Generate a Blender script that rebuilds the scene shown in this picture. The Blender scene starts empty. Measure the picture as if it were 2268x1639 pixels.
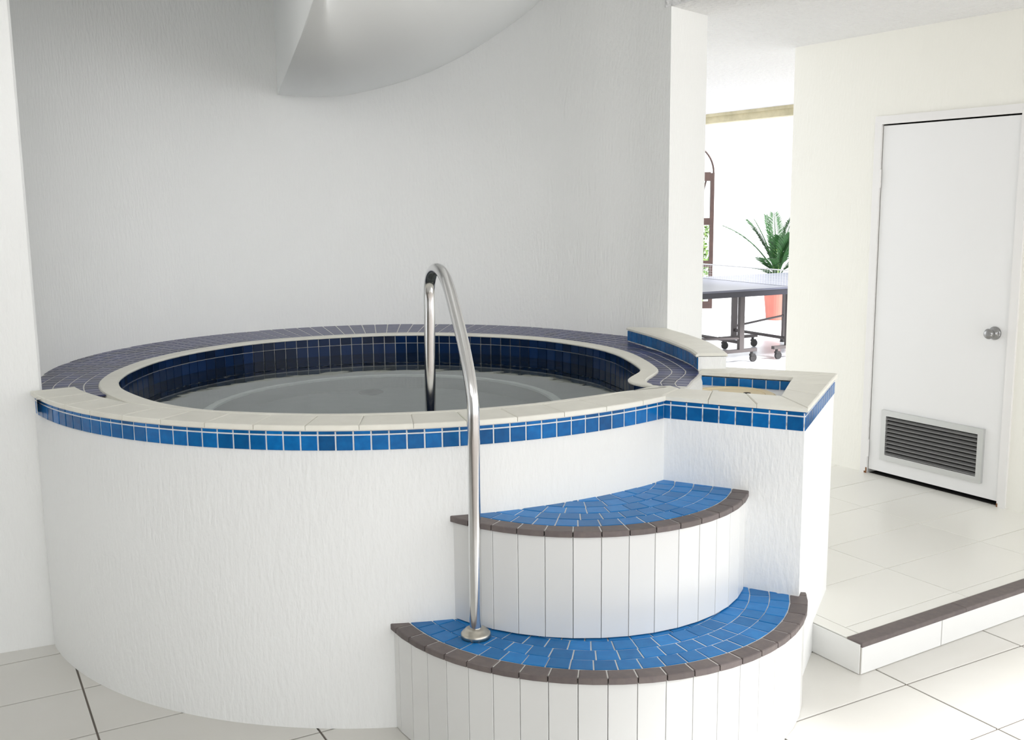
import bpy, math, random
from mathutils import Vector, Matrix
random.seed(7)
S = bpy.context.scene
COL = S.collection
pi = math.pi

# ------------------------------------------------------------------ camera
TH, RO, CAM_H = .1605, -.0108, 1.7
cd = bpy.data.cameras.new('camera'); cam = bpy.data.objects.new('camera', cd); COL.objects.link(cam)
cd.sensor_fit = 'HORIZONTAL'; cd.sensor_width = 36; cd.lens = 36 * 2290 / 2268; cd.clip_end = 200
_up = Vector((0, math.sin(TH), math.cos(TH))); _fw = Vector((0, math.cos(TH), -math.sin(TH))); _rt = Vector((1, 0, 0))
_cx = math.cos(RO) * _rt + math.sin(RO) * _up; _cy = -math.sin(RO) * _rt + math.cos(RO) * _up
_m = Matrix((_cx, _cy, -_fw)).transposed().to_4x4(); _m.translation = (0, 0, CAM_H)
cam.matrix_world = _m
S.camera = cam

# ------------------------------------------------------------------ world, sun, exposure
w = bpy.data.worlds.new('world'); S.world = w; w.use_nodes = True
bg = w.node_tree.nodes['Background']; bg.inputs[0].default_value = (.97, .985, 1, 1); bg.inputs[1].default_value = 1.7
sd = bpy.data.lights.new('sun', 'SUN'); sun = bpy.data.objects.new('sun', sd); COL.objects.link(sun)
sd.energy = 8.0; sd.angle = math.radians(12); sd.color = (.99, .99, 1)
_el = math.radians(45); SUN_FROM = Vector((.8 * math.cos(_el), -.6 * math.cos(_el), math.sin(_el)))
sun.rotation_euler = SUN_FROM.to_track_quat('Z', 'Y').to_euler(); sun.location = (6, -5, 7)
# added fill light behind the camera, no real lamp, brightens the curved wall
wd_ = bpy.data.lights.new('added_wall_fill', 'AREA'); fill = bpy.data.objects.new('added_wall_fill', wd_); COL.objects.link(fill)
wd_.shape = 'RECTANGLE'; wd_.size = 2.6; wd_.size_y = .5; wd_.energy = 6.2; wd_.spread = math.radians(75); wd_.color = (1, .99, .97)
fill.location = (-.4, .7, 2.5); fill.rotation_euler = (Vector((-.4, .7, 2.5)) - Vector((-.6, 5.9, 1.9))).to_track_quat('Z', 'Y').to_euler()
S.cycles.diffuse_bounces = 6; S.cycles.max_bounces = 12
S.view_settings.view_transform = 'Standard'; S.view_settings.look = 'None'
S.view_settings.gamma = 1; S.view_settings.use_curve_mapping = False
S.view_settings.exposure = 0.5

# ------------------------------------------------------------------ helpers
def mat(name, col, rough=.5, metal=0, var=0, noise=None, bump=None, spec=None, coat=0, trans=0, ior=None):
    """col rgb; var: per-object brightness variation; noise: (scale, amount, colour2); bump: (scale, strength, (sx,sy,sz), distance)"""
    m = bpy.data.materials.new(name); m.use_nodes = True
    N = m.node_tree.nodes; L = m.node_tree.links; b = N['Principled BSDF']
    b.inputs['Roughness'].default_value = rough; b.inputs['Metallic'].default_value = metal
    b.inputs['Base Color'].default_value = (*col, 1)
    if spec is not None: b.inputs['Specular IOR Level'].default_value = spec
    if coat: b.inputs['Coat Weight'].default_value = coat; b.inputs['Coat Roughness'].default_value = .08
    if trans: b.inputs['Transmission Weight'].default_value = trans
    if ior: b.inputs['IOR'].default_value = ior
    out = None
    tc = N.new('ShaderNodeTexCoord')
    if noise:
        n = N.new('ShaderNodeTexNoise'); n.inputs['Scale'].default_value = noise[0]; n.inputs['Detail'].default_value = 5
        L.new(tc.outputs['Object'], n.inputs['Vector'])
        r = N.new('ShaderNodeValToRGB'); r.color_ramp.elements[0].position = .38; r.color_ramp.elements[1].position = .68
        L.new(n.outputs[0], r.inputs[0])
        mx = N.new('ShaderNodeMix'); mx.data_type = 'RGBA'
        mx.inputs[6].default_value = (*col, 1); mx.inputs[7].default_value = (*noise[2], 1)
        mm = N.new('ShaderNodeMath'); mm.operation = 'MULTIPLY'; mm.inputs[1].default_value = noise[1]
        L.new(r.outputs[0], mm.inputs[0]); L.new(mm.outputs[0], mx.inputs[0]); out = mx.outputs[2]
    if var:
        oi = N.new('ShaderNodeObjectInfo'); mr = N.new('ShaderNodeMapRange')
        mr.inputs[3].default_value = 1 - var; mr.inputs[4].default_value = 1 + var
        L.new(oi.outputs['Random'], mr.inputs[0])
        hs = N.new('ShaderNodeHueSaturation'); hs.inputs[4].default_value = (*col, 1)
        if out: L.new(out, hs.inputs[4])
        L.new(mr.outputs[0], hs.inputs[2]); out = hs.outputs[0]
    if out: L.new(out, b.inputs['Base Color'])
    if bump:
        mp = N.new('ShaderNodeMapping'); mp.inputs['Scale'].default_value = bump[2]
        L.new(tc.outputs['Object'], mp.inputs[0])
        n = N.new('ShaderNodeTexNoise'); n.inputs['Scale'].default_value = bump[0]; n.inputs['Detail'].default_value = 4
        L.new(mp.outputs[0], n.inputs['Vector'])
        bp = N.new('ShaderNodeBump'); bp.inputs['Strength'].default_value = bump[1]; bp.inputs['Distance'].default_value = bump[3]
        L.new(n.outputs[0], bp.inputs['Height']); L.new(bp.outputs[0], b.inputs['Normal'])
    return m

M = dict(
    plaster=mat('white_plaster', (.90, .905, .895), .75, bump=(70, .38, (1, 1, .3), .010), noise=(3, .10, (.82, .83, .81))),
    plaster_r=mat('cream_plaster', (.90, .89, .83), .75, bump=(70, .2, (1, 1, .25), .01)),
    soffit=mat('smooth_plaster', (.88, .895, .89), .7),
    popcorn=mat('textured_ceiling', (.86, .86, .86), .9, bump=(30, .9, (1, 1, 1), .03)),
    blue=mat('blue_glaze', (.001, .10, .31), .18, var=.3, noise=(38, .5, (.004, .16, .45)), spec=.35),
    blue_step=mat('blue_step_glaze', (.010, .17, .47), .4, var=.2, noise=(30, .5, (.02, .23, .56)), spec=.3),
    mosaic=mat('dark_blue_glaze', (.03, .036, .115), .28, var=.45, noise=(25, .4, (.06, .065, .15)), spec=.4),
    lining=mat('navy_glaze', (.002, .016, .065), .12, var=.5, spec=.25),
    cream=mat('cream_coping', (.80, .785, .71), .45, var=.03, noise=(14, .4, (.70, .685, .61)), bump=(60, .15, (1, 1, 1), .004)),
    grout=mat('pale_grout', (.72, .71, .68), .8),
    nosing=mat('brown_grey_nosing', (.155, .13, .128), .55, var=.12, noise=(40, .6, (.20, .17, .155)), spec=.3),
    white_tile=mat('white_tile', (.80, .80, .785), .22, var=.02, noise=(2.5, .2, (.72, .72, .70))),
    dark_grout=mat('dark_grout', (.22, .2, .185), .9),
    floor_tile=mat('beige_floor_tile', (.70, .685, .645), .2, var=.02, noise=(2, .35, (.62, .60, .55))),
    floor_grout=mat('floor_grout', (.16, .14, .12), .9),
    floor_tile2=mat('ivory_floor_tile', (.86, .85, .80), .25, var=.015),
    floor_grout2=mat('pale_floor_grout', (.42, .40, .36), .9),
    far_floor=mat('terrace_floor', (.72, .73, .76), .25),
    steel=mat('brushed_steel', (.72, .72, .72), .16, 1, bump=(80, .06, (1, 1, .05), .002)),
    brass=mat('worn_flange_metal', (.55, .52, .46), .32, 1),
    door=mat('white_door_paint', (.85, .85, .85), .4),
    frame=mat('white_gloss_paint', (.84, .83, .82), .35),
    alu=mat('aluminium', (.62, .63, .62), .35, .6),
    slat=mat('grey_slat', (.27, .27, .265), .4, .3),
    knob=mat('worn_knob_steel', (.34, .34, .34), .22, 1),
    black=mat('dark_void', (.012, .011, .01), .9),
    tan=mat('tan_timber', (.60, .54, .36), .7, noise=(9, .7, (.42, .38, .24))),
    basin=mat('grey_pool_plaster', (.19, .205, .21), .6),
    ring=mat('pale_bench_edge', (.72, .75, .72), .5),
    lid=mat('tan_plastic_lid', (.74, .62, .40), .5, noise=(20, .4, (.80, .72, .52))),
    table=mat('slate_blue_tabletop', (.085, .09, .125), .35),
    table_edge=mat('black_table_edge', (.015, .015, .025), .5),
    legs=mat('grey_metal_leg', (.085, .073, .072), .5, .2),
    rubber=mat('black_rubber', (.02, .018, .018), .6),
    net=mat('net_white', (.75, .75, .75), .8),
    terracotta=mat('terracotta', (.40, .13, .10), .75, noise=(6, .4, (.46, .17, .12))),
    soil=mat('soil', (.05, .035, .025), .9),
    leaf=mat('palm_green', (.006, .045, .006), .55, noise=(15, .6, (.018, .10, .012))),
    leaf2=mat('shrub_green', (.05, .12, .015), .5, noise=(20, .7, (.22, .28, .08))),
    stem=mat('palm_stem', (.17, .26, .06), .6),
    wood=mat('brown_timber', (.03, .014, .011), .5, noise=(12, .5, (.055, .026, .018))),
)
# glass and water
def glass(name, ior, rough, tint, bump=None):
    m = bpy.data.materials.new(name); m.use_nodes = True
    N = m.node_tree.nodes; L = m.node_tree.links; N.remove(N['Principled BSDF'])
    g = N.new('ShaderNodeBsdfGlass'); g.inputs['Color'].default_value = (*tint, 1); g.inputs['IOR'].default_value = ior; g.inputs['Roughness'].default_value = rough
    L.new(g.outputs[0], N['Material Output'].inputs[0])
    if bump:
        tc = N.new('ShaderNodeTexCoord'); n = N.new('ShaderNodeTexNoise'); n.inputs['Scale'].default_value = bump[0]; n.inputs['Detail'].default_value = 2
        L.new(tc.outputs['Object'], n.inputs['Vector'])
        bp = N.new('ShaderNodeBump'); bp.inputs['Strength'].default_value = bump[1]; bp.inputs['Distance'].default_value = bump[2]
        L.new(n.outputs[0], bp.inputs['Height']); L.new(bp.outputs[0], g.inputs['Normal'])
    return m
M['water'] = glass('pool_water', 1.333, 0, (.93, .97, .97), (7, .12, .01))
M['glass'] = glass('window_glass', 1.02, 0, (.95, .97, .96))

def obj(name, verts, faces, m, parent=None, smooth=False):
    me = bpy.data.meshes.new(name); me.from_pydata([tuple(v) for v in verts], [], faces); me.update()
    if smooth: me.polygons.foreach_set('use_smooth', [True] * len(me.polygons))
    o = bpy.data.objects.new(name, me); COL.objects.link(o)
    me.materials.append(M[m] if isinstance(m, str) else m)
    if parent is not None:
        o.parent = parent; o.matrix_parent_inverse = Matrix.Translation(-parent.location)
    return o
def empty(name, loc=(0, 0, 0)):
    o = bpy.data.objects.new(name, None); COL.objects.link(o); o.location = loc; o.empty_display_size = .05; return o
def tag(o, label, cat, group=None):
    o['label'] = label; o['category'] = cat
    if group: o['group'] = group
    return o
def struct(o, label):
    o['kind'] = 'structure'; o['label'] = label; return o
class MB:
    def __init__(s): s.v = []; s.f = []
    def add(s, v, f):
        k = len(s.v); s.v += [tuple(p) for p in v]; s.f += [tuple(i + k for i in q) for q in f]; return s
    def obj(s, name, m, parent=None, smooth=False): return obj(name, s.v, s.f, m, parent, smooth)
def prism(poly, z0, z1):
    """closed solid over a plan polygon (counter-clockwise)"""
    if area(poly) < 0: poly = poly[::-1]
    n = len(poly)
    v = [(p[0], p[1], z0) for p in poly] + [(p[0], p[1], z1) for p in poly]
    f = [tuple(range(n))[::-1], tuple(range(n, 2 * n))] + [(i, (i + 1) % n, n + (i + 1) % n, n + i) for i in range(n)]
    return v, f
def area(p): return sum(p[i][0] * p[(i + 1) % len(p)][1] - p[(i + 1) % len(p)][0] * p[i][1] for i in range(len(p))) / 2
def slab(pts, nrm, th, e=.003):
    """a tile: face polygon pts (3D, any order), outward normal, thickness, chamfer"""
    P = [Vector(p) for p in pts]; n = Vector(nrm).normalized(); k = len(P)
    c = sum(P, Vector()) / k
    a = sum(((P[i] - c).cross(P[(i + 1) % k] - c) for i in range(k)), Vector())
    if a.dot(n) < 0: P = P[::-1]
    base = [p - n * th for p in P]; mid = [p - n * e * .7 for p in P]; top = []
    for i in range(k):
        d1 = (P[i - 1] - P[i]).normalized(); d2 = (P[(i + 1) % k] - P[i]).normalized()
        b = d1 + d2
        s = max(.35, math.sqrt(max(0, (1 - d1.dot(d2)) / 2)))
        if b.length < .05: top.append(P[i] + n.cross((P[(i + 1) % k] - P[i - 1]).normalized()) * e)
        else: top.append(P[i] + b.normalized() * e / s)
    v = base + mid + top
    f = [tuple(range(k))[::-1], tuple(range(2 * k, 3 * k))]
    for i in range(k):
        j = (i + 1) % k
        f += [(i, j, k + j, k + i), (k + i, k + j, 2 * k + j, 2 * k + i)]
    return v, f
def box(c, s, rz=0):
    x, y, z = s[0] / 2, s[1] / 2, s[2] / 2; ca, sa = math.cos(rz), math.sin(rz)
    v = [(c[0] + ca * a - sa * b, c[1] + sa * a + ca * b, c[2] + d) for d in (-z, z) for a, b in ((-x, -y), (x, -y), (x, y), (-x, y))]
    return v, [(3, 2, 1, 0), (4, 5, 6, 7), (0, 1, 5, 4), (1, 2, 6, 5), (2, 3, 7, 6), (3, 0, 4, 7)]
def tube(path, r, n=14, caps=True):
    P = [Vector(p) for p in path]; R = r if isinstance(r, (list, tuple)) else [r] * len(P)
    v = []; f = []; up = None
    for i, p in enumerate(P):
        t = ((P[i + 1] if i + 1 < len(P) else p) - (P[i - 1] if i else p)).normalized()
        if up is None: up = t.orthogonal().normalized()
        up = (up - t * up.dot(t)).normalized(); s = t.cross(up)
        v += [p + (up * math.cos(2 * pi * k / n) + s * math.sin(2 * pi * k / n)) * R[i] for k in range(n)]
    for i in range(len(P) - 1):
        for k in range(n): f.append((i * n + k, i * n + (k + 1) % n, (i + 1) * n + (k + 1) % n, (i + 1) * n + k))
    if caps: f += [tuple(range(n))[::-1], tuple(range((len(P) - 1) * n, len(P) * n))]
    return v, f
def lathe(prof, c, n=24):
    """profile [(r, z)] spun about the vertical through c"""
    v = [(c[0] + r * math.cos(2 * pi * k / n), c[1] + r * math.sin(2 * pi * k / n), c[2] + z) for r, z in prof for k in range(n)]
    f = [(i * n + k, i * n + (k + 1) % n, (i + 1) * n + (k + 1) % n, (i + 1) * n + k) for i in range(len(prof) - 1) for k in range(n)]
    f += [tuple(range(n))[::-1], tuple(range((len(prof) - 1) * n, len(prof) * n))]
    return v, f
def spline(pts, k=8, closed=False):
    P = [Vector(p) for p in pts]; n = len(P); out = []
    for i in range(n if closed else n - 1):
        g = lambda j: P[j % n] if closed else P[max(0, min(n - 1, j))]
        a, b, c, d = g(i - 1), g(i), g(i + 1), g(i + 2)
        for j in range(k):
            t = j / k
            out.append(.5 * ((2 * b) + (c - a) * t + (2 * a - 5 * b + 4 * c - d) * t * t + (3 * b - a - 3 * c + d) * t ** 3))
    if not closed: out.append(P[-1])
    return out
def clip(poly, a, b):
    """keep the part of a plan polygon left of the line a->b"""
    out = []; n = len(poly); s = lambda p: (b[0] - a[0]) * (p[1] - a[1]) - (b[1] - a[1]) * (p[0] - a[0])
    for i in range(n):
        p, q = poly[i], poly[(i + 1) % n]; sp, sq = s(p), s(q)
        if sp >= 0: out.append(p)
        if sp * sq < 0: t = sp / (sp - sq); out.append((p[0] + (q[0] - p[0]) * t, p[1] + (q[1] - p[1]) * t))
    return out

# ------------------------------------------------------------------ plan of the place (metres, camera above the origin)
U = Vector((.515, -.857)); V = Vector((.857, .515))            # the room's two directions
def uv(v, w_): return (V[0] * v - V[1] * w_, V[1] * v + V[0] * w_)      # v along V, w_ along -U
K = (-1.797, 3.863)                                              # end of the left wall, where the tub starts
E1 = (.765, 5.05); E2 = (.984, 5.31)                             # end of the curved wall
C0 = (-.622, 4.583); R0 = 1.373                                  # alcove circle
CD = (-.535, 4.70); RD = 1.535                                   # tub drum circle
CB = Vector((-.55, 4.30))                                        # inside the basin
FL, FR, BR, BL = (.535, 3.607), (.972, 3.365), (1.279, 4.041), (.80, 4.26)   # overflow box
IFL, IFR, IBR, IBL = (.615, 3.742), (.945, 3.572), (1.092, 3.962), (.757, 4.118)
ZT = 1.02                                                        # top of the coping
ZW = .92                                                         # water
Z1, Z2 = .71, .36                                                # step treads
ZP = .12                                                         # raised floor
ZC = 2.60; ZA = 3.35                                             # ceilings

_a0 = math.atan2(K[1] - C0[1], K[0] - C0[0]) % (2 * pi)
alcove = [(C0[0] + R0 * math.cos(a), C0[1] + R0 * math.sin(a)) for a in [_a0 + (math.radians(50) - _a0) * i / 60 for i in range(61)]]
alcove = alcove[:-1] + [tuple(p) for p in spline([alcove[-2] + (0,), alcove[-1] + (0,), (.46, 5.44, 0), (.62, 5.27, 0), E1 + (0,)], 6)[6:]]
alcove = [(p[0], p[1]) for p in alcove]
par_in = [(.58, 5.10), (.605, 5.02), (.673, 4.79), (.727, 4.53), (.758, 4.316), (.762, 4.178)]
par_out = [(.765, 5.05), (.775, 4.97), (.822, 4.79), (.868, 4.534), (.880, 4.259), (.876, 4.178)]

class Polar:
    def __init__(s, pts):
        q = sorted(((math.atan2(p[1] - CB[1], p[0] - CB[0]), math.hypot(p[0] - CB[0], p[1] - CB[1])) for p in pts))
        s.q = [(q[-1][0] - 2 * pi, q[-1][1])] + q + [(q[0][0] + 2 * pi, q[0][1])]
    def __call__(s, a):
        a = (a + pi) % (2 * pi) - pi
        for (x0, r0), (x1, r1) in zip(s.q, s.q[1:]):
            if x0 <= a <= x1:
                return r0 if x1 - x0 < 1e-9 else r0 + (r1 - r0) * (a - x0) / (x1 - x0)
        return s.q[0][1]
def pol(a, r): return (CB[0] + r * math.cos(a), CB[1] + r * math.sin(a))

def front(x): return (x, CD[1] - math.sqrt(1.36 ** 2 - (x - CD[0]) ** 2))
basin_ctrl = [(.498, 3.815), (.459, 3.876), (.452, 3.935), (.464, 3.994), (.499, 4.079), (.525, 4.155), (.533, 4.24), (.512, 4.45), (.467, 4.675), (.36, 4.91),
              (.14, 5.175), (-.15, 5.345), (-.499, 5.43), (-.826, 5.391), (-1.223, 5.208), (-1.46, 4.93), (-1.58, 4.62), (-1.605, 4.33), (-1.585, 4.13), (-1.545, 3.99),
              (-1.46, 3.83), (-1.27, 3.60), front(-1.07), front(-.9), front(-.7), front(-.525), front(-.3), front(-.1), front(.09), front(.264), (.411, 3.695), (.575, 3.772)]
basin = [(p[0], p[1]) for p in spline([(x, y, 0) for x, y in basin_ctrl], 7)]      # ends at the cusp
rB = Polar(basin)
rAlc = Polar(alcove + [(p[0], p[1]) for p in spline([p + (0,) for p in par_in], 5)])
drum_arc = [(CD[0] + RD * math.cos(a), CD[1] + RD * math.sin(a)) for a in
            [math.atan2(K[1] - CD[1], K[0] - CD[0]) + (math.atan2(FL[1] - CD[1], FL[0] - CD[0]) - math.atan2(K[1] - CD[1], K[0] - CD[0])) * i / 90 for i in range(91)]]
rDrum = Polar(drum_arc + [(.70, 3.80), (.76, 4.12)] + [(p[0], p[1]) for p in spline([p + (0,) for p in par_out], 5)][::-1] + alcove)
def rD138(a):       # radius, seen from CB, of the inner edge of the front coping
    d = Vector((math.cos(a), math.sin(a))); o = CB - Vector(CD); b = o.dot(d); c = o.dot(o) - 1.388 ** 2
    return -b + math.sqrt(b * b - c)
def rC(a): return min(rB(a) + .068, max(rD138(a), rB(a) + .012)) if math.sin(a) < -.12 else rB(a) + .068

# ------------------------------------------------------------------ the room shell
# lower floor: grout bed and tiles
floor = struct(obj('floor', *prism([(-6, -6), (7, -6), (7, 7.5), (-6, 7.5)], -.12, -.004), 'floor_grout'), 'beige tiled lower floor with dark grout joints')
FA = math.radians(29); FV = (math.cos(FA), math.sin(FA)); FWd = (-math.sin(FA), math.cos(FA))
tv, tw = .637, .3632
def ft(a, b): return (FV[0] * a + FWd[0] * b, FV[1] * a + FWd[1] * b)
for i in range(-4, 8):
    for j in range(-7, 7):
        v0 = .330 + i * tv; w0 = 3.424 + j * tw
        c = ft(v0 + tv / 2, w0 + tw / 2)
        if math.hypot(c[0] - CD[0], c[1] - CD[1]) < 1.12: continue
        if c[1] > 4.9 or c[1] < 1.0 or c[0] < -3.4 or c[0] > 3.2: continue
        if c[0] * V[0] + c[1] * V[1] > 3.1 and -c[0] * V[1] + c[1] * V[0] > 2.75: continue
        if c[1] > 4.2 and c[0] > -1.6: continue
        g = .0034
        obj('tile', *slab([(*ft(v0 + g, w0 + g), 0), (*ft(v0 + tv - g, w0 + g), 0), (*ft(v0 + tv - g, w0 + tw - g), 0), (*ft(v0 + g, w0 + tw - g), 0)], (0, 0, 1), .012, .0015), 'floor_tile', floor)
# raised floor: front edge along V, end face along U
wF = 2.370; vE = 2.875
RA = math.radians(31.6); RV = Vector((math.cos(RA), math.sin(RA))); RW = Vector((-math.sin(RA), math.cos(RA)))
P1 = Vector((1.246, 3.515)); EU = Vector((-.496, .868))         # end face runs along EU from P1
def rp(v, w_): return P1 + RV * v + RW * w_
plat = [P1, rp(4.2, 0), rp(4.2, 2.2), rp(9, 2.2), rp(9, 9.5), rp(.4, 9.5), P1 + EU * 6]
raised = struct(obj('floor_raised', *prism([tuple(p) for p in plat], -.1, ZP - .004), 'floor_grout2'), 'ivory tiled floor raised one step in front of the door')
gx = .0018
e_n = Vector((EU[1], -EU[0]))                                   # inward normal of the end face
def endline(d): p = P1 + e_n * d; return (tuple(p + EU * 3), tuple(p - EU * 3))
wl = [.128 + .3305 * k for k in range(0, 16)]
v_of = lambda x, y: (Vector((x, y)) - P1).dot(RV)
v1 = v_of(1.808, 3.964)
vl = [v1 + .652 * k for k in range(-3, 6)]
for j in range(len(wl) - 1):
    for i in range(len(vl) - 1):
        q = [tuple(rp(vl[i] + gx, wl[j] + gx)), tuple(rp(vl[i + 1] - gx, wl[j] + gx)), tuple(rp(vl[i + 1] - gx, wl[j + 1] - gx)), tuple(rp(vl[i] + gx, wl[j + 1] - gx))]
        a, b = endline(.064)
        q = clip(q, b, a) if (Vector(b) - Vector(a)).cross(Vector(tuple(rp(2, 1))) - Vector(a)) < 0 else clip(q, a, b)
        if len(q) < 3 or abs(area(q)) < .002: continue
        c = sum((Vector(p) for p in q), Vector((0, 0))) / len(q)
        if math.hypot(c[0] - CD[0], c[1] - CD[1]) < 1.35 or c[1] > 8.3: continue
        if c[0] * V[0] + c[1] * V[1] > 5.1: continue
        obj('tile', *slab([(*p, ZP) for p in q], (0, 0, 1), .01, .0012), 'floor_tile2', raised)
# border strip, end strip, nosing, risers of the step
for k in range(6):
    a0, a1 = max(.066, v1 - .652 * 1 + .652 * k - .652), v1 + .652 * k - .652
    if a1 < .1: continue
    obj('border_tile', *slab([(*rp(a0 + gx, .066), ZP), (*rp(a1 - gx, .066), ZP), (*rp(a1 - gx, .126), ZP), (*rp(a0 + gx, .126), ZP)], (0, 0, 1), .01, .0012), 'floor_tile2', raised)
for k in range(3):
    p = [P1 - EU * -(.066 + .3 * k + gx), P1 + EU * (.366 + .3 * k - gx)]
    obj('border_tile', *slab([(*p[0], ZP), (*p[1], ZP), (*(p[1] + e_n * .06), ZP), (*(p[0] + e_n * .06), ZP)], (0, 0, 1), .01, .0012), 'floor_tile2', raised)
for k in range(7):
    a0, a1 = .0 + .6 * k, .6 * k + .598
    obj('nosing_tile', *slab([(*rp(a0, -.006), ZP + .003), (*rp(a1, -.006), ZP + .003), (*rp(a1, .062), ZP + .003), (*rp(a0, .062), ZP + .003)], (0, 0, 1), .018, .003), 'nosing', raised)
for a0, a1 in ((.003, .455), (.459, 1.105), (1.109, 1.757), (1.761, 2.41), (2.414, 3.06)):
    obj('riser_tile', *slab([(*rp(a0, -.004), .002), (*rp(a1, -.004), .002), (*rp(a1, -.004), ZP - .016), (*rp(a0, -.004), ZP - .016)], (*-RW, 0), .01, .0012), 'white_tile', raised)
p0, p1 = P1 - e_n * .004 + EU * .002, P1 - e_n * .004 + EU * .26
obj('riser_tile', *slab([(*p0, .002), (*p1, .002), (*p1, ZP - .006), (*p0, ZP - .006)], (*-e_n, 0), .01, .0012), 'white_tile', raised)
obj('far_paving', *prism([rp(.3, 4.95), rp(9, 3.2), rp(9, 9.4), rp(.45, 9.4)], ZP - .003, ZP), 'far_floor', raised)

# left wall
_d = Vector((K[0] + 1.992, K[1] - 3.777)).normalized(); _n = Vector((-_d[1], _d[0]))
wl_p = [Vector(K) + _d * .012 + _n * .012, Vector(K) + _d * .004, Vector(K) - _d * 4.2, Vector(K) - _d * 4.2 + _n * .15, Vector(K) + _n * .15 - _d * .03]
wall_left = struct(obj('wall_left', *prism([tuple(p) for p in wl_p], 0, ZA), 'plaster'), 'white rough plaster wall at the left edge')
wall_front_added = struct(obj('wall_front_added', *prism([uv(-6, -2.3), uv(-1.5, -2.3), uv(-1.5, -2.2), uv(-6, -2.2)], 0, ZA), 'plaster'), 'unseen white wall added behind the viewer to hold back sky light')  # unseen wall added to block sky light from the front left
wall_side_added = struct(obj('wall_side_added', *prism([uv(-6, -2.3), uv(-5.9, -2.3), uv(-5.9, 6), uv(-6, 6)], 0, ZA), 'plaster'), 'unseen white wall added on the left to shape the light')  # unseen wall added to enclose the room for softer bounced light
# curved alcove wall
out_c = []
for i, p in enumerate(alcove):
    d = (Vector(p) - Vector(C0)).normalized(); out_c.append(tuple(Vector(p) + d * .16))
for i in range(11): out_c[-11 + i] = tuple(Vector(out_c[-12]).lerp(Vector(E2), (i + 1) / 11))
for i in range(10):
    a_ = Vector(K) + _n * .12 - _d * .02
    out_c[i] = tuple(a_.lerp(Vector(out_c[10]), i / 10))
n = len(alcove)
vv = [(*p, z) for z in (0, ZA) for p in alcove] + [(*p, z) for z in (0, ZA) for p in out_c]
ff = []
for i in range(n - 1):
    ff += [(i + 1, i, n + i, n + i + 1), (2 * n + i, 2 * n + i + 1, 3 * n + i + 1, 3 * n + i), (n + i, 3 * n + i, 3 * n + i + 1, n + i + 1)]
wall_back = obj('wall_back', vv, ff, 'plaster')
for p in wall_back.data.polygons: p.use_smooth = abs(p.normal.z) < .5
me = wall_back.data
k = len(vv)
rev = obj('wall_reveal', [(*E1, 0), (*E2, 0), (*E2, ZA), (*E1, ZA), (*alcove[0], 0), (*out_c[0], 0), (*out_c[0], ZA), (*alcove[0], ZA)], [(0, 1, 2, 3), (4, 7, 6, 5)], 'plaster', wall_back)
struct(wall_back, 'curved pale grey plaster wall wrapping the back of the spa')
# right wall with the door, a recess behind the door
UD = Vector((.529, -.8486)); VD = Vector((.8486, .529)); Q0 = Vector((1.72, 6.425))
def wp(s, t): return tuple(Q0 + UD * s + VD * t)
S0, S1, ZD0, ZD1 = .661, 1.484, ZP, 2.105
SE = 2.62
mb = MB()
for s0, s1, z0, z1 in ((0, S0, 0, ZC), (S1, SE, 0, ZC), (S0, S1, ZD1, ZC)):
    mb.add(*prism([wp(s0, 0), wp(s1, 0), wp(s1, .35), wp(s0, .35)], z0, z1))
mb.add(*prism([wp(S0 - .05, .30), wp(S1 + .05, .30), wp(S1 + .05, .36), wp(S0 - .05, .36)], 0, ZC))
wall_right = struct(mb.obj('wall_right', 'plaster_r'), 'cream plaster wall holding the white door')
obj('gap_shade', *prism([wp(S0, .015), wp(S1, .015), wp(S1, .3), wp(S0, .3)], ZP - .02, ZP + .002), 'black', wall_right)  # black strip stands in for the shade in the gap under the door
# ceilings
vc = E1[0] * V[0] + E1[1] * V[1]; vb = 7.65
ceiling = struct(obj('ceiling', *prism([uv(vc, -.55), uv(vb, -.55), uv(vb, 11), uv(vc, 11)], ZC, ZA), 'popcorn'), 'white textured ceiling over the passage and the far room')
ceiling2 = struct(obj('ceiling_alcove', *prism([uv(-6, -2.3), uv(vc, -2.3), uv(vc, 9), uv(-6, 9)], ZA, ZA + .1), 'soffit'), 'high ceiling above the spa')
# tan timber above the far opening
tb = obj('trim_1', *prism([uv(vb - .05, .5), uv(vb + .06, .5), uv(vb + .06, 11), uv(vb - .05, 11)], ZC - .095, ZC + .02), 'tan')
struct(tb, 'tan timber beam under the ceiling at the far opening')
obj('bead', *prism([uv(vb - .075, .5), uv(vb - .05, .5), uv(vb - .05, 11), uv(vb - .075, 11)], ZC - .03, ZC), 'tan', tb)
# stair slab over the alcove: ruled underside rising along the curved wall, upright end face
wc = [Vector(p) for p in spline([(-1.26, 5.80, 2.293), (-1.05, 5.89, 2.288), (-.824, 5.941, 2.315), (-.444, 5.944, 2.421), (-.114, 5.858, 2.574), (.178, 5.699, 2.754), (.45, 5.45, 2.98), (.62, 5.27, 3.2)], 6)]
dirs = []
mb = MB(); nW = len(wc); inn = []
for i, p in enumerate(wc):
    t = i / (nW - 1); d = Vector((.255 - .5 * t, -.967, 0)).normalized()
    inn.append(p + d * (3.9 - 1.6 * t))
    wc[i] = p - d * .06
NR = 14
v = [wc[i].lerp(inn[i], r / NR) for r in range(NR + 1) for i in range(nW)]
f = [(r * nW + i, r * nW + i + 1, (r + 1) * nW + i + 1, (r + 1) * nW + i) for r in range(NR) for i in range(nW - 1)]
nU = len(f); k = len(v)
v += [Vector(p) for p in (wc[0], inn[0], (inn[0].x, inn[0].y, ZA), (wc[0].x, wc[0].y, ZA))]
f.append((k, k + 1, k + 2, k + 3)); k += 4
v += inn + [Vector((p.x, p.y, ZA)) for p in inn]
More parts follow.
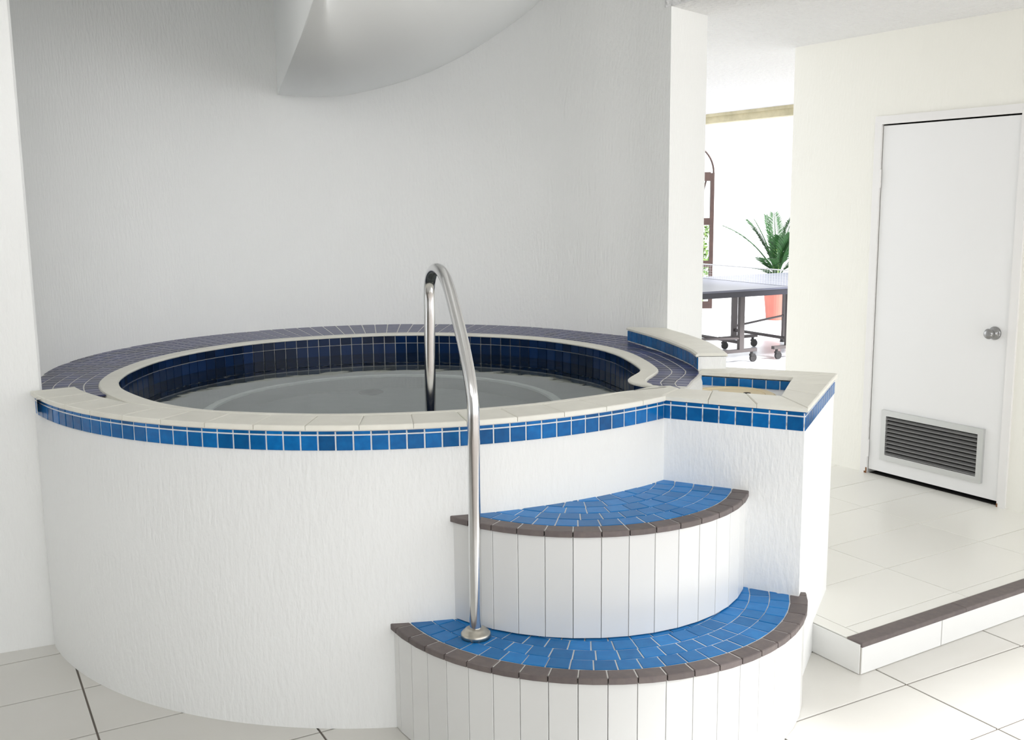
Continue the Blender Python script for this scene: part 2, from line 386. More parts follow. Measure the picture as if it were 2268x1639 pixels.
f += [(k + i, k + i + 1, k + nW + i + 1, k + nW + i) for i in range(nW - 1)]
stair = obj('stair_soffit', v, f, 'soffit')
for p in stair.data.polygons: p.use_smooth = p.index < nU
stair = struct(stair, 'smooth curved underside of a stair sweeping up the curved wall')

# ------------------------------------------------------------------ door
dn = -VD
door = obj('door_1', *prism([wp(S0 + .0025, .004), wp(S1 - .0025, .004), wp(S1 - .0025, .044), wp(S0 + .0025, .044)], ZP + .026, ZD1 - .008), 'door')
struct(door, 'plain white door with a low louvre vent and a round steel knob')
fr = MB()
for s0, s1, z0, z1 in ((S0 - .045, S0, ZP, ZD1 + .045), (S1, S1 + .045, ZP, ZD1 + .045), (S0, S1, ZD1, ZD1 + .045)):
    fr.add(*prism([wp(s0, -.012), wp(s1, -.012), wp(s1, .05), wp(s0, .05)], z0, z1))
dfr = struct(fr.obj('trim_2', 'frame'), 'white painted frame around the door')
rust = mat('rust', (.20, .085, .03), .9)
for s0, s1, z1 in ((S0 - .006, S0 + .002, ZP + .035), (S0 - .016, S0 - .006, ZP + .012), (S1 - .001, S1 + .006, ZP + .02)):
    obj('rust_patch', *prism([wp(s0, -.0135), wp(s1, -.0135), wp(s1, -.011), wp(s0, -.011)], ZP + .001, z1), rust, dfr)
for z in (1.81, .27):
    o = obj('hinge', *tube([(*wp(S0 + .002, -.008), z - .05), (*wp(S0 + .002, -.008), z + .05)], .007, 8), 'frame', door)
# vent
A0, A1, B0, B1 = S0 + .09, S0 + .727, .222, .512
vent = MB()
for s0, s1, z0, z1 in ((A0, A1, B1 - .032, B1), (A0, A1, B0, B0 + .032), (A0, A0 + .032, B0 + .032, B1 - .032), (A1 - .032, A1, B0 + .032, B1 - .032)):
    vent.add(*prism([wp(s0, -.014), wp(s1, -.014), wp(s1, .004), wp(s0, .004)], z0, z1))
ventf = vent.obj('louvre_vent', 'alu', door); ventf['label'] = 'grey aluminium louvre vent set low in the door'
obj('vent_shade', *prism([wp(A0 + .02, .0025), wp(A1 - .02, .0025), wp(A1 - .02, .0039), wp(A0 + .02, .0039)], B0 + .02, B1 - .02), 'black', ventf)  # black sheet painting the shade between the slats
ns = 10; pitch = (B1 - B0 - .064) / ns
for k in range(ns):
    z = B0 + .032 + pitch * k
    a, b = wp(A0 + .032, -.013), wp(A1 - .032, -.013); c, d = wp(A1 - .032, .002), wp(A0 + .032, .002)
    th = .003
    vs = [(*a, z + .003), (*b, z + .003), (*c, z + pitch * .5), (*d, z + pitch * .5), (*a, z + .003 + th), (*b, z + .003 + th), (*c, z + pitch * .5 + th), (*d, z + pitch * .5 + th)]
    obj('slat', vs, [(3, 2, 1, 0), (4, 5, 6, 7), (0, 1, 5, 4), (1, 2, 6, 5), (2, 3, 7, 6), (3, 0, 4, 7)], 'slat', ventf)
# knob: rose and ball, spun about the wall normal
def spin(prof, c, ax, n=20):
    ax = Vector(ax).normalized(); a = ax.orthogonal().normalized(); b = ax.cross(a); c = Vector(c)
    v = [c + ax * h + (a * math.cos(2 * pi * k / n) + b * math.sin(2 * pi * k / n)) * r for r, h in prof for k in range(n)]
    f = [(i * n + k, i * n + (k + 1) % n, (i + 1) * n + (k + 1) % n, (i + 1) * n + k) for i in range(len(prof) - 1) for k in range(n)]
    f += [tuple(range(n))[::-1], tuple(range((len(prof) - 1) * n, len(prof) * n))]
    return v, f
kc = (*wp(S0 + .745, .004), 1.016)
obj('knob', *spin([(.034, 0), (.034, .006), (.028, .010), (.013, .014), (.012, .032), (.020, .037), (.026, .046), (.027, .056), (.022, .064), (.012, .068), (.004, .069)], kc, (*dn, 0)), 'knob', door, True)['label'] = 'round brushed steel knob'

# ------------------------------------------------------------------ the spa
spa = empty('spa_tub', (CB[0], CB[1], 0))
tag(spa, 'round raised spa with white plaster drum, blue tiled rim and cream coping', 'hot tub')
NA = 480
angs = [2 * pi * i / NA for i in range(NA)]
mb = MB()
ro = [rDrum(a) for a in angs]; ri = [rB(a) + .022 for a in angs]
n = NA
v = [(*pol(a, r), 0) for a, r in zip(angs, ro)] + [(*pol(a, r), ZT - .022) for a, r in zip(angs, ro)] + [(*pol(a, r), ZT - .022) for a, r in zip(angs, ri)] + [(*pol(a, r), .2) for a, r in zip(angs, ri)]
f = []
for i in range(n):
    j = (i + 1) % n
    f += [(i, j, n + j, n + i), (n + i, n + j, 2 * n + j, 2 * n + i), (2 * n + i, 2 * n + j, 3 * n + j, 3 * n + i)]
# the front of the drum as a smooth exact arc
drum = obj('drum_wall', v, f, 'plaster', spa)
for p in drum.data.polygons: p.use_smooth = abs(p.normal.z) < .5
# overflow box body
mb = MB()
mb.add(*prism([FL, FR, BR, BL, (.5, 4.1)], 0, .962))
for q in ([FL, FR, IFR, IFL], [FR, BR, IBR, IFR], [BR, BL, IBL, IBR]): mb.add(*prism(q, .95, ZT - .022))
boxw = mb.obj('overflow_box', 'plaster', spa); boxw['label'] = 'square plaster box at the side of the spa'

# fascia tiles: thin row above, square row below
def fascia(a, b, nrm_a, nrm_b, parent, skip=()):
    """one column of rim tiles on the face from plan point a to b"""
    na = (Vector(nrm_a) + Vector(nrm_b)).normalized()
    for z0, z1 in ((.9895, 1.0035), (.938, .9845)):
        q = [Vector((*a, z0)), Vector((*b, z0)), Vector((*b, z1)), Vector((*a, z1))]
        o3 = Vector((*na, 0)) * .003
        obj('fascia_tile', *slab([p + o3 for p in q], (*na, 0), .009, .0018), 'blue', parent)
aK = math.atan2(K[1] - CD[1], K[0] - CD[0]); aF = math.atan2(FL[1] - CD[1], FL[0] - CD[0])
if aK > aF: aK -= 2 * pi
aK += .012
pit = .0557 / RD; gj = .0025 / RD
# joints measured from the front; last column against the box
aJ = math.atan2(-1.53, -.02)
k0 = int((aJ - aK) / pit)
a = aJ - k0 * pit - pit
while a < aF - .004:
    x0, x1 = max(a + gj, aK + .002), min(a + pit - gj, aF - .003)
    if x1 - x0 > pit * .6 or (x1 - x0 > .006 and a > aJ):
        p = [(CD[0] + RD * math.cos(x), CD[1] + RD * math.sin(x)) for x in (x0, x1)]
        fascia(p[0], p[1], (math.cos(x0), math.sin(x0)), (math.cos(x1), math.sin(x1)), drum)
    a += pit
def row(A, B, pitch, first, fn):
    A, B = Vector(A), Vector(B); L = (B - A).length; d = (B - A) / L; s = 0; e = first
    while s < L - .004:
        x0, x1 = s + .0024, min(e, L) - .0024
        if x1 - x0 > .008: fn(A + d * x0, A + d * x1)
        s = e; e += pitch
_fn = Vector((FR[1] - FL[1], -(FR[0] - FL[0]))).normalized(); _rn = Vector((BR[1] - FR[1], -(BR[0] - FR[0]))).normalized()
row(FL, FR, .0585, .030, lambda p, q: fascia(p, q, _fn, _fn, boxw))
row(FR, BR, .0585, .0585, lambda p, q: fascia(p, q, _rn, _rn, boxw))

# coping: outer pieces along the drum front
pc = .168 / RD; a = aJ - .06 - 12 * pc
while a < aF - .01:
    x0, x1 = max(a + .0008, aK + .001), min(a + pc - .0008, aF - .001)
    if x1 - x0 > .02:
        xs = [x0 + (x1 - x0) * t / 3 for t in range(4)]
        q = [(CD[0] + 1.546 * math.cos(x), CD[1] + 1.546 * math.sin(x), ZT) for x in xs] + [(CD[0] + 1.388 * math.cos(x), CD[1] + 1.388 * math.sin(x), ZT) for x in xs[::-1]]
        obj('coping_tile', *slab(q, (0, 0, 1), .016, .003), 'cream', spa)
    a += pc
xs = [aK + (aF - aK) * t / 60 for t in range(61)]
obj('coping_bed', *prism([(CD[0] + 1.540 * math.cos(x), CD[1] + 1.540 * math.sin(x)) for x in xs] + [(CD[0] + 1.394 * math.cos(x), CD[1] + 1.394 * math.sin(x)) for x in xs[::-1]], ZT - .02, ZT - .004), 'grout', spa)
# coping of the box
def cop(q, name='coping_tile'): return obj(name, *slab([(*p, ZT) for p in q], (0, 0, 1), .016, .004), 'cream', boxw)
def o_(p, n_, d=.011): return (p[0] + n_[0] * d, p[1] + n_[1] * d)
oFL, oFR, oBR = o_(FL, _fn), (FR[0] + _fn[0] * .011 + _rn[0] * .011, FR[1] + _fn[1] * .011 + _rn[1] * .011), o_(BR, _rn)
cp = lambda p, q, t: (p[0] + (q[0] - p[0]) * t, p[1] + (q[1] - p[1]) * t)
for t0, t1 in ((0, .33), (.333, .663), (.666, 1)):
    cop([cp(oFL, oFR, t0), cp(oFL, oFR, t1), cp(IFL, IFR, t1), cp(IFL, IFR, t0)])
for t0, t1 in ((.002, .33), (.333, .663), (.666, 1)):
    cop([cp(oFR, oBR, t0), cp(oFR, oBR, t1), cp(IFR, IBR, t1), cp(IFR, IBR, t0)])
for t0, t1 in ((.002, .33), (.333, .663), (.666, 1)):
    cop([cp(oBR, BL, t0), cp(oBR, BL, t1), cp(IBR, IBL, t1), cp(IBR, IBL, t0)])
cop([oFL, IFL, (.592, 3.80), (.52, 3.79), (.434, 3.708)])
# lining of the box: one row of blue tiles on the back and right inner faces
def inner_tile(p, q, z0, z1, nrm, parent, m='blue', name='lining_tile'):
    obj(name, *slab([(*p, z0), (*q, z0), (*q, z1), (*p, z1)], (*nrm, 0), .008, .002), m, parent)
_bn = Vector((IBL[1] - IBR[1], -(IBL[0] - IBR[0]))).normalized()
if _bn.dot(Vector((.8, 3.8)) - Vector(IBR)) < 0: _bn = -_bn
row(IBL, IBR, .0535, .0535, lambda p, q: inner_tile(p + _bn * .006, q + _bn * .006, .966, 1.0, _bn, boxw))
_cn = Vector((IBR[1] - IFR[1], -(IBR[0] - IFR[0]))).normalized()
if _cn.dot(Vector((.8, 3.8)) - Vector(IBR)) < 0: _cn = -_cn
row(IFR, IBR, .0535, .0535, lambda p, q: inner_tile(p + _cn * .006, q + _cn * .006, .966, 1.0, _cn, boxw))

# inner coping ring
N2 = 320; an = [-.425 + (2 * pi) * i / N2 for i in range(N2)]
v = []; f = []
for a in an:
    r0, r1 = rB(a) - .005, rC(a)
    for r, z in ((r0 + .002, ZT - .010), (r0, ZT - .008), (r0, ZT - .004), (r0 + .005, ZT), (r1 - .004, ZT), (r1, ZT - .004), (r1, ZT - .022)): v.append((*pol(a, r), z))
for i in range(N2):
    j = (i + 1) % N2
    for k in range(7): f.append((i * 7 + k, j * 7 + k, j * 7 + (k + 1) % 7, i * 7 + (k + 1) % 7)[::-1])
obj('inner_coping', v, f, 'cream', spa)['label'] = 'cream rounded coping around the basin'

# mosaic ledge between the coping and the wall
def led(a): return min(rAlc(a), 9)
aS, aE = math.radians(-24), math.radians(207)
ledge_edge = Polar(alcove + [(p[0], p[1]) for p in spline([p + (0,) for p in par_in], 5)] + [IBL, (.70, 3.97), (.640, 3.80), (.62, 3.77)])
NL = 130; v = []; f = []
for i in range(NL + 1):
    a = aS + (aE - aS) * i / NL
    v += [(*pol(a, rC(a) - .03), ZT - .0095), (*pol(a, ledge_edge(a) + .01), ZT - .0095), (*pol(a, ledge_edge(a) + .01), ZT - .07)]
for i in range(NL): f += [(3 * i, 3 * i + 1, 3 * i + 4, 3 * i + 3), (3 * i + 1, 3 * i + 2, 3 * i + 5, 3 * i + 4)]
ledge = obj('ledge', v, f, 'grout', spa); ledge['label'] = 'flat ledge of dark blue mosaic behind the coping'
cand = []
a = aS
while a < aE:
    da = .0585 / (rC(a) + .12)
    for k in range(9):
        r0 = rC(a) + .0555 * k; r0b = rC(a + da) + .0555 * k
        if r0 + .012 > ledge_edge(a) and r0b + .012 > ledge_edge(a + da): continue
        if a < math.radians(-4) and max(r0, r0b) + .02 > ledge_edge(a): continue
        e = .0022; ea = e / rC(a)
        g_ = lambda x, r: (*pol(x, min(r, ledge_edge(x) + .004)), ZT - .008)
        q = [g_(a + ea, r0 + e), g_(a + da - ea, r0b + e), g_(a + da - ea, r0b + .0555 - e), g_(a + ea, r0 + .0555 - e)]
        c = sum((Vector(p) for p in q), Vector()) / 4
        rd = math.hypot(c.x - CD[0], c.y - CD[1])
        if c.y < 4.3 and 1.50 < rd and c.x < 0: continue
        cand.append((c.length, q))
    a += da
cand.sort(key=lambda t: t[0])
rest = MB()
for i, (d, q) in enumerate(cand):
    s = slab(q, (0, 0, 1), .006, .0016)
    if i < 290: obj('mosaic_tile', *s, 'mosaic', ledge)
    else: rest.add(*s)
if rest.v: rest.obj('mosaic_field', 'mosaic', ledge)['kind'] = 'stuff'

# parapet at the end of the curved wall
pin = [Vector((p[0], p[1])) for p in spline([p + (0,) for p in par_in], 5)]; pout = [Vector((p[0], p[1])) for p in spline([p + (0,) for p in par_out], 5)]
poly = [tuple(p) for p in pin] + [tuple(p) for p in pout[::-1]]
par = obj('parapet', *prism(poly, ZT - .02, ZT + .052), 'plaster', spa); par['label'] = 'low curved parapet with blue tiles and a cream top'
vt = []; ft_ = []
m_ = len(pin)
for i in range(m_):
    b = pin[i] + (pin[i] - pout[i]).normalized() * .010; c = pout[i] + (pout[i] - pin[i]).normalized() * .006
    vt += [(*b, ZT + .050), (*b, ZT + .058), (*(b + (c - b) * .06), ZT + .064), (*(b + (c - b) * .95), ZT + .064), (*c, ZT + .058), (*c, ZT + .050)]
for i in range(m_ - 1):
    for k in range(6): ft_.append((i * 6 + k, (i + 1) * 6 + k, (i + 1) * 6 + (k + 1) % 6, i * 6 + (k + 1) % 6))
ft_ += [tuple(range(6)), tuple(range((m_ - 1) * 6, m_ * 6))[::-1]]
obj('parapet_top', vt, ft_, 'cream', par)
# tiles on the parapet's inner face
acc = 0; pts = [pin[0]]
fine = [Vector((p[0], p[1])) for p in spline([(*p, 0) for p in par_in], 40)]
for p, q in zip(fine, fine[1:]):
    acc += (q - p).length
    if acc > .0535: pts.append(q); acc = 0
pts.append(fine[-1])
for p, q in zip(pts, pts[1:]):
    d = (q - p).normalized(); nrm = Vector((-d[1], d[0]))
    if nrm.dot(CB - p) < 0: nrm = -nrm
    inner_tile(p + d * .0015 + nrm * .006, q - d * .0015 + nrm * .006, ZT - .002, ZT + .046, nrm, par, 'blue', 'parapet_tile')

# basin: lining bed, tiles, bench, pale edge, floor
zf, zb = .2, .50
v = []; f = []
for a in angs: v += [(*pol(a, rB(a) + .004), ZT - .012), (*pol(a, rB(a) + .004), zf)]
for i in range(n): j = (i + 1) % n; f.append((2 * i, 2 * i + 1, 2 * j + 1, 2 * j))
bas = obj('basin', v, f, 'grout', spa); bas['label'] = 'navy tiled inside of the basin'
acc = 0; prev = None; pts = []
bl = basin + [basin[0]]
step = .0557
fineb = []
for p, q in zip(bl, bl[1:]):
    L = math.hypot(q[0] - p[0], q[1] - p[1]); k = max(1, int(L / .004))
    fineb += [(p[0] + (q[0] - p[0]) * t / k, p[1] + (q[1] - p[1]) * t / k) for t in range(k)]
pts = [fineb[0]]
for p, q in zip(fineb, fineb[1:]):
    acc += math.hypot(q[0] - p[0], q[1] - p[1])
    if acc >= step: pts.append(q); acc = 0
deep = MB()
for p, q in zip(pts, pts[1:]):
    p, q = Vector(p), Vector(q); d = (q - p).normalized(); nrm = Vector((-d[1], d[0]))
    if nrm.dot(CB - p) < 0: nrm = -nrm
    mid = (p + q) / 2; vis = mid[1] > 3.85
    rows = [(.9735, 1.0095), (.9185, .9705)] + [(.9185 - .0545 * (k + 1), .916 - .0545 * k) for k in range(7)]
    for k, (z0, z1) in enumerate(rows):
        s = slab([(*(p + d * .0022 + nrm * .003), z0), (*(q - d * .0022 + nrm * .003), z0), (*(q - d * .0022 + nrm * .003), z1), (*(p + d * .0022 + nrm * .003), z1)], (*nrm, 0), .012, .0012)
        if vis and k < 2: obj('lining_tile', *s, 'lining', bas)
        else: deep.add(*s)
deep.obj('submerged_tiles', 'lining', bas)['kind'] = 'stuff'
CR = (-.555, 4.41); rr = .745
ring_r = Polar([(CR[0] + rr * math.cos(t * pi / 60), CR[1] + rr * math.sin(t * pi / 60)) for t in range(120)])
v = []; f = []
for a in angs: v += [(*pol(a, rB(a) + .004), zb), (*pol(a, min(ring_r(a) + .034, rB(a) - .02)), zb), (*pol(a, min(ring_r(a), rB(a) - .05)), zb), (*pol(a, min(ring_r(a), rB(a) - .05)), zf)]
for i in range(n):
    j = (i + 1) % n
    f += [(4 * i, 4 * i + 1, 4 * j + 1, 4 * j)[::-1], (4 * i + 2, 4 * i + 3, 4 * j + 3, 4 * j + 2)[::-1]]
obj('bench', v, f, 'basin', bas)
v2 = []; f2 = []
for a in angs: v2 += [(*pol(a, min(ring_r(a) + .036, rB(a) - .018)), zb), (*pol(a, min(ring_r(a) + .03, rB(a) - .024)), zb + .01), (*pol(a, min(ring_r(a) - .004, rB(a) - .054)), zb + .01), (*pol(a, min(ring_r(a) - .004, rB(a) - .054)), zb - .03)]
for i in range(n):
    j = (i + 1) % n
    for k in range(3): f2.append((4 * i + k, 4 * i + k + 1, 4 * j + k + 1, 4 * j + k)[::-1])
obj('bench_edge', v2, f2, 'ring', bas)['label'] = 'pale edge strip of the bench under water'
obj('basin_floor', *prism([pol(a, rB(a) + .004) for a in angs], zf - .05, zf), 'basin', bas)
dr = (-.70, 5.2)
obj('ripple_disc', *lathe([(.06, 0), (.06, .012), (.05, .016), (.01, .018)], (dr[0], 5.05, zf), 20), 'black', bas)  # dark disc added in place of a ripple's dark reflections on the water

# water sheet
water = obj('water', [(*pol(a, rB(a) + .002), ZW) for a in angs], [tuple(range(n))], 'water')
tag(water, 'still dark grey water filling the round spa basin', 'water')

# skimmer lid in the overflow box
lid = empty('skimmer_lid', (.835, 3.865, .9625))
tag(lid, 'round tan skimmer lid lying in the square overflow box', 'lid')
obj('disc', *lathe([(.165, 0), (.165, .008), (.155, .013), (.125, .014), (.123, .011), (.01, .011)], (.835, 3.865, .9625), 32), 'lid', lid)
for dx in (-.05, .06):
    obj('finger_hole', *lathe([(.014, 0), (.014, .0125), (.002, .0126)], (.835 + dx, 3.865 - dx * .5 + .04, .962), 12), 'black' if dx > 0 else 'cream', lid)

# ------------------------------------------------------------------ the two tiled steps
def make_step(name, label, c, R, z0, z1, joint, dstep, a_from, a_to, rows, tphase):
    root = empty(name, (c[0], c[1], z0)); tag(root, label, 'step', 'tiled spa steps')
    ra = math.radians
    A = [ra(a_from + (a_to - a_from) * i / 60) for i in range(61)]
    poly = [(c[0] + (R - .012) * math.cos(a), c[1] + (R - .012) * math.sin(a)) for a in A] + [(c[0] + .15, c[1] + .12), (c[0] - .12, c[1] + .02)]
    body = obj('body', *prism(poly, z0, z1 - .004), 'dark_grout', root)
    g = .0011
    pt = lambda a, r, z: (c[0] + r * math.cos(a), c[1] + r * math.sin(a), z)
    j = joint
    while j - dstep > a_from: j -= dstep
    j -= dstep
    while j < a_to:
        x0, x1 = max(j, a_from), min(j + dstep, a_to); j += dstep
        if x1 - x0 < 1: continue
        x0, x1 = ra(x0) + g / R, ra(x1) - g / R; xm = (x0 + x1) / 2
        obj('riser_tile', *slab([pt(x0, R, z0 + .002), pt(x1, R, z0 + .002), pt(x1, R, z1 - .021), pt(x0, R, z1 - .021)], (math.cos(xm), math.sin(xm), 0), .013, .0012), 'white_tile', root)
        Ro, Ri = R + .008, R - .048; x0 += .0008 / R; x1 -= .0008 / R
        obj('nosing_tile', *slab([pt(x0, Ro, z1), pt(xm, Ro + .001, z1), pt(x1, Ro, z1), pt(x1, Ri, z1), pt(x0, Ri, z1)], (0, 0, 1), .019, .003), 'nosing', root)
    obj('tread_bed', *prism([(c[0] + (R - .002) * math.cos(a), c[1] + (R - .002) * math.sin(a)) for a in A] + [(c[0] + .15, c[1] + .12), (c[0] - .12, c[1] + .02)], z1 - .006, z1 - .0025), 'grout', root)
    r = R - .050
    for k in range(rows):
        r1 = r - .0665; da = math.degrees(.0685 / (r - .03)); a = a_from - da * random.random() + tphase
        while a < a_to:
            x0, x1 = ra(a) + .0022 / r, ra(a + da) - .0022 / r; a += da
            jit = random.uniform(-.001, .001)
            q = [pt(x0, r - .0015, z1 + jit), pt(x1, r - .0015, z1 + jit), pt(x1, r1 + .0015, z1 + jit), pt(x0, r1 + .0015, z1 + jit)]
            m_ = sum((Vector(p) for p in q), Vector()) / 4
            if math.hypot(m_.x - CD[0], m_.y - CD[1]) < RD - .04: continue
            s = (FR[0] - FL[0]) * (m_.y - FL[1]) - (FR[1] - FL[1]) * (m_.x - FL[0])
            if s > .035 * .5 and m_.x > .5: continue
            obj('tread_tile', *slab(q, (0, 0, 1), .007, .0018), 'blue_step', root)
        r = r1
    return root
make_step('tiled_step', 'higher curved step with blue tiled tread, tucked into the corner by the box', (.228, 3.635), .604, Z2 + .0015, Z1, -94.5, 8.25, -143, -3, 6, 0)
make_step('tiled_step', 'lower curved step on the floor carrying the foot of the steel handrail', (.266, 3.512), .741, 0, Z2, -96.75, 6.62, -158, -8, 4, 0)

# ------------------------------------------------------------------ handrail
rb = (-.122, 3.06)
rail = empty('handrail', (rb[0], rb[1], Z2)); tag(rail, 'bent steel handrail rising from the lower step and dipping into the spa', 'handrail')
path = [(-.122, 3.06, Z2 + .004), (-.121, 3.06, .6), (-.119, 3.057, .85), (-.118, 3.055, 1.03), (-.121, 3.066, 1.13), (-.143, 3.129, 1.25), (-.173, 3.217, 1.359), (-.201, 3.299, 1.44), (-.224, 3.365, 1.479), (-.248, 3.434, 1.486), (-.269, 3.496, 1.462), (-.279, 3.526, 1.41), (-.281, 3.532, 1.32), (-.284, 3.540, 1.16), (-.287, 3.549, .95), (-.290, 3.557, .503)]
obj('tube', *tube(spline(path, 8), .0192, 20), 'steel', rail, True)
obj('flange', *lathe([(.047, 0), (.047, .012), (.042, .018), (.036, .019), (.034, .026), (.026, .030), (.0195, .031)], (rb[0], rb[1], Z2 + .0012), 28), 'brass', rail, True)['label'] = 'round worn metal foot flange'

# ------------------------------------------------------------------ far room: table tennis table
TA = math.radians(27); tx = Vector((math.cos(TA), math.sin(TA))); ty = Vector((-math.sin(TA), math.cos(TA))); TC = Vector((2.33, 10.54))
table = empty('table_tennis_table', (*TC, ZP)); tag(table, 'folding table tennis table with dark top and wheeled frame in the far room', 'table')
def tp(a, b, z): q = TC + tx * a + ty * b; return (q[0], q[1], ZP + z)
for s in (-1, 1):
    a0, a1 = (-1.37, -.012) if s < 0 else (.012, 1.37)
    top = obj('table_top', *prism([tp(a0, -.7625, 0)[:2], tp(a1, -.7625, 0)[:2], tp(a1, .7625, 0)[:2], tp(a0, .7625, 0)[:2]], ZP + .742, ZP + .76), 'table', table)
    ap = MB()
    for q in (((a0, -.757), (a1, -.757), (a1, -.737), (a0, -.737)), ((a0, .737), (a1, .737), (a1, .757), (a0, .757)), ((a0, -.737), (a0 + .02, -.737), (a0 + .02, .737), (a0, .737)), ((a1 - .02, -.737), (a1, -.737), (a1, .737), (a1 - .02, .737))):
        ap.add(*prism([tp(x, y, 0)[:2] for x, y in q], ZP + .69, ZP + .7415))
    ap.obj('apron', 'table_edge', top)
    ca = .30 * s
    for b in (-.40, .44):
        obj('post', *box(tp(ca, b, .41), (.055, .04, .56), TA), 'legs', table)
        foot = obj('foot_bar', *box(tp(ca + .06 * s, b, .12), (.50, .045, .03), TA), 'legs', table)
        for e in (-.2, .2):
            x = ca + .06 * s + e
            w_ = MB(); w_.add(*box(tp(x, b, .092), (.02, .02, .03), TA)); w_.add(*spin([(.02, -.012), (.038, -.012), (.038, .012), (.02, .012)], tp(x + .02, b, .038), (*ty, 0), 14)); w_.add(*box(tp(x + .01, b, .07), (.05, .034, .02), TA))
            w_.obj('caster', 'rubber', foot)
        for sgn in (1,):
            obj('rail', *tube([tp(ca, b, .24), tp(1.1 * s, b + (.12 if b > 0 else -.12), .30)], .012, 8), 'legs', table)
    obj('rail', *tube([tp(ca, -.40, .20), tp(ca, .44, .20)], .016, 8), 'legs', table)
    for b in (-.56, .56):
        lg = obj('leg', *box(tp(1.1 * s, b, .365), (.035, .035, .65), TA), 'legs', table)
        obj('foot', *box(tp(1.1 * s, b, .02), (.05, .05, .04), TA), 'rubber', lg)
    obj('rail', *tube([tp(1.1 * s, -.56, .56), tp(1.1 * s, .56, .56)], .014, 8), 'legs', table)
net = MB()
nn = 46
for i in range(nn + 1): net.add(*tube([tp(0, -.86 + 1.72 * i / nn, .765), tp(0, -.86 + 1.72 * i / nn, .905)], .0009, 4, False))
for z in (.79, .815, .84, .865, .89): net.add(*tube([tp(0, -.86, z), tp(0, .86, z)], .0009, 4, False))
nt = net.obj('net', 'net', table)
obj('net_tape', *box(tp(0, 0, .91), (.004, 1.72, .012), TA), 'net', nt)

# potted palm behind the table
pp = (3.53, 13.75)
palm = empty('potted_palm', (*pp, ZP)); tag(palm, 'potted palm with arching fronds in a terracotta pot beyond the table', 'plant')
pot = obj('pot', *lathe([(.125, 0), (.17, .44), (.165, .45), (.195, .45), (.205, .55), (.185, .55), (.175, .50), (.01, .50)], (*pp, ZP), 28), 'terracotta', palm, False)
obj('soil', *lathe([(.174, .495), (.174, .505), (.01, .515)], (*pp, ZP), 20), 'soil', pot)
def frond(root_z, az, length, lift, droop, wid, nleaf=22, m='leaf'):
    d = Vector((math.cos(az), math.sin(az), 0)); side = Vector((-math.sin(az), math.cos(az), 0))
    pts = []
    for i in range(15):
        t = i / 14; pts.append(Vector((*pp, ZP + root_z)) + d * (length * (t ** 1.25) * math.cos(lift)) + Vector((0, 0, length * (math.sin(lift) * t - droop * t * t))))
    mbf = MB(); mbf.add(*tube(pts, [.012 * (1 - .7 * i / 14) for i in range(15)], 6))
    for i in range(nleaf):
        t = .30 + .68 * i / nleaf; x = t * 14; k = min(13, int(x)); p = pts[k].lerp(pts[k + 1], x - k); tan = (pts[k + 1] - pts[k]).normalized()
        ll = wid * math.sin(pi * (.18 + .8 * (t - .3) / .72)) + .05
        for sg in (-1, 1):
            o = (side * sg * .75 + tan * .75 + Vector((0, 0, .10 - .15 * random.random()))).normalized()
            wv = tan.cross(o).normalized().cross(o) * .009
            e = p + o * ll + Vector((0, 0, -.10 * ll)); m1 = p + o * ll * .5
            up = Vector((0, 0, .0012))
            mbf.add([p, m1 + wv, e, m1 - wv, p + up, m1 + wv + up, e + up, m1 - wv + up], [(3, 2, 1, 0), (4, 5, 6, 7), (0, 1, 5, 4), (1, 2, 6, 5), (2, 3, 7, 6), (3, 0, 4, 7)])
    return mbf.obj('frond', m, palm)
rs = random.Random(3)
for az, L, lf, dr_, wd in ((2.9, 1.1, 1.28, .2, .12), (2.5, 1.05, 1.4, .14, .14), (1.7, 1.05, 1.42, .12, .15), (.4, 1.0, 1.35, .15, .2), (5.2, .85, 1.25, .2, .25), (4.0, .6, 1.0, .3, .2), (.0, .6, 1.0, .25, .22), (1.0, .8, 1.2, .2, .24), (3.6, .45, .8, .3, .14), (5.8, .75, 1.25, .15, .25), (4.7, .7, 1.35, .12, .22)):
    frond(.5, az, L, lf, dr_, wd, 26)
frond(.52, 3.05, 1.35, 1.0, .30, .09, 30)
frond(.52, 2.6, 1.2, 1.2, .26, .10, 30)
for k in range(4):
    a = k * 1.6; obj('stem', *tube([(pp[0] + .03 * math.cos(a), pp[1] + .03 * math.sin(a), ZP + .48), (pp[0] + .05 * math.cos(a), pp[1] + .05 * math.sin(a), ZP + .95)], [.014, .008], 8), 'stem', palm)

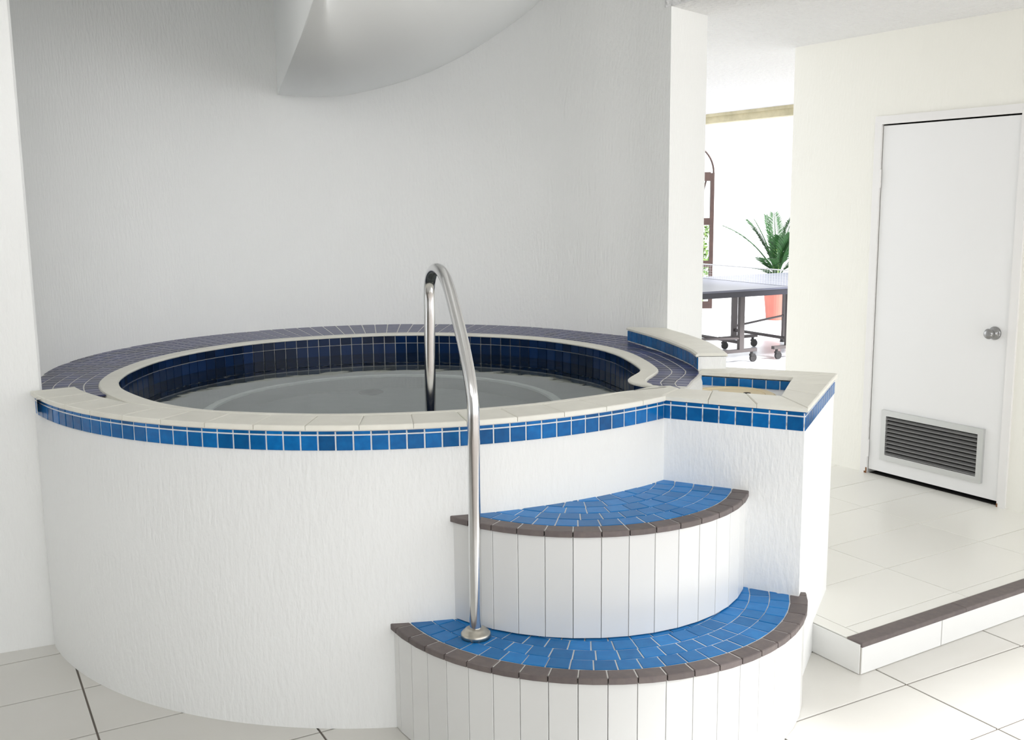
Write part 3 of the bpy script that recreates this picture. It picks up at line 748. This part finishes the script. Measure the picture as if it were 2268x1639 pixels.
# arched timber door standing open far behind the table, with shrub beyond
DW = (2.975, 15.3)
tdoor = empty('timber_door', (*DW, ZP)); tag(tdoor, 'dark timber garden door with glass panes and curved top rail, far behind the table', 'door')
dz = lambda y: 1.7 + (447 - y) * 15.3 / 2290
def dbox(x0, x1, z0, z1, t=.05, y=0): return box((DW[0] + (x0 + x1) / 2, DW[1] + y, (z0 + z1) / 2), (x1 - x0, t, z1 - z0))
for x0 in (-.055, -.80): obj('stile', *dbox(x0, x0 + .055, ZP, dz(388)), 'wood', tdoor)
for y0, y1 in ((386, 405), (485, 500), (578, 592), (668, 690)): obj('cross_rail', *dbox(-.745, -.055, dz(y1), dz(y0)), 'wood', tdoor)
for y0, y1 in ((405, 485), (500, 578), (592, 668)): obj('pane', *dbox(-.745, -.055, dz(y1), dz(y0), .008), 'glass', tdoor)
arc = [(DW[0] - .40 + .39 * math.cos(t), DW[1], dz(388) + .42 * math.sin(t)) for t in [pi * i / 24 for i in range(25)]]
obj('curved_rail', *tube(arc, .014, 8), 'wood', tdoor)
for x in (-.22, -.5): obj('muntin', *tube([(DW[0] + x + .1, DW[1], dz(405)), (DW[0] + x - .03, DW[1], dz(485))], .012, 6), 'wood', tdoor)
shrub = empty('garden_shrub', (DW[0] - .06, DW[1] + .45, ZP)); tag(shrub, 'yellow green garden shrub seen through the panes of the timber door', 'plant')
lv = MB()
for k in range(260):
    c = Vector((DW[0] - .055 + rs.uniform(-.12, .075), DW[1] + .45 + rs.gauss(0, .06), ZP + .2 + rs.random() * .98))
    o = Vector((rs.gauss(0, 1), rs.gauss(0, 1), rs.gauss(.3, 1))).normalized(); s_ = o.orthogonal().normalized() * .025; l_ = o * .07; u_ = o.cross(s_).normalized() * .0015
    lv.add([c, c + l_ * .5 + s_, c + l_, c + l_ * .5 - s_, c + u_, c + l_ * .5 + s_ + u_, c + l_ + u_, c + l_ * .5 - s_ + u_], [(3, 2, 1, 0), (4, 5, 6, 7), (0, 1, 5, 4), (1, 2, 6, 5), (2, 3, 7, 6), (3, 0, 4, 7)])
lo = lv.obj('foliage', 'leaf2', shrub); lo['kind'] = 'stuff'
obj('stem', *tube([(DW[0] - .06, DW[1] + .45, ZP), (DW[0] - .06, DW[1] + .45, ZP + .9)], .015, 8), 'stem', shrub)
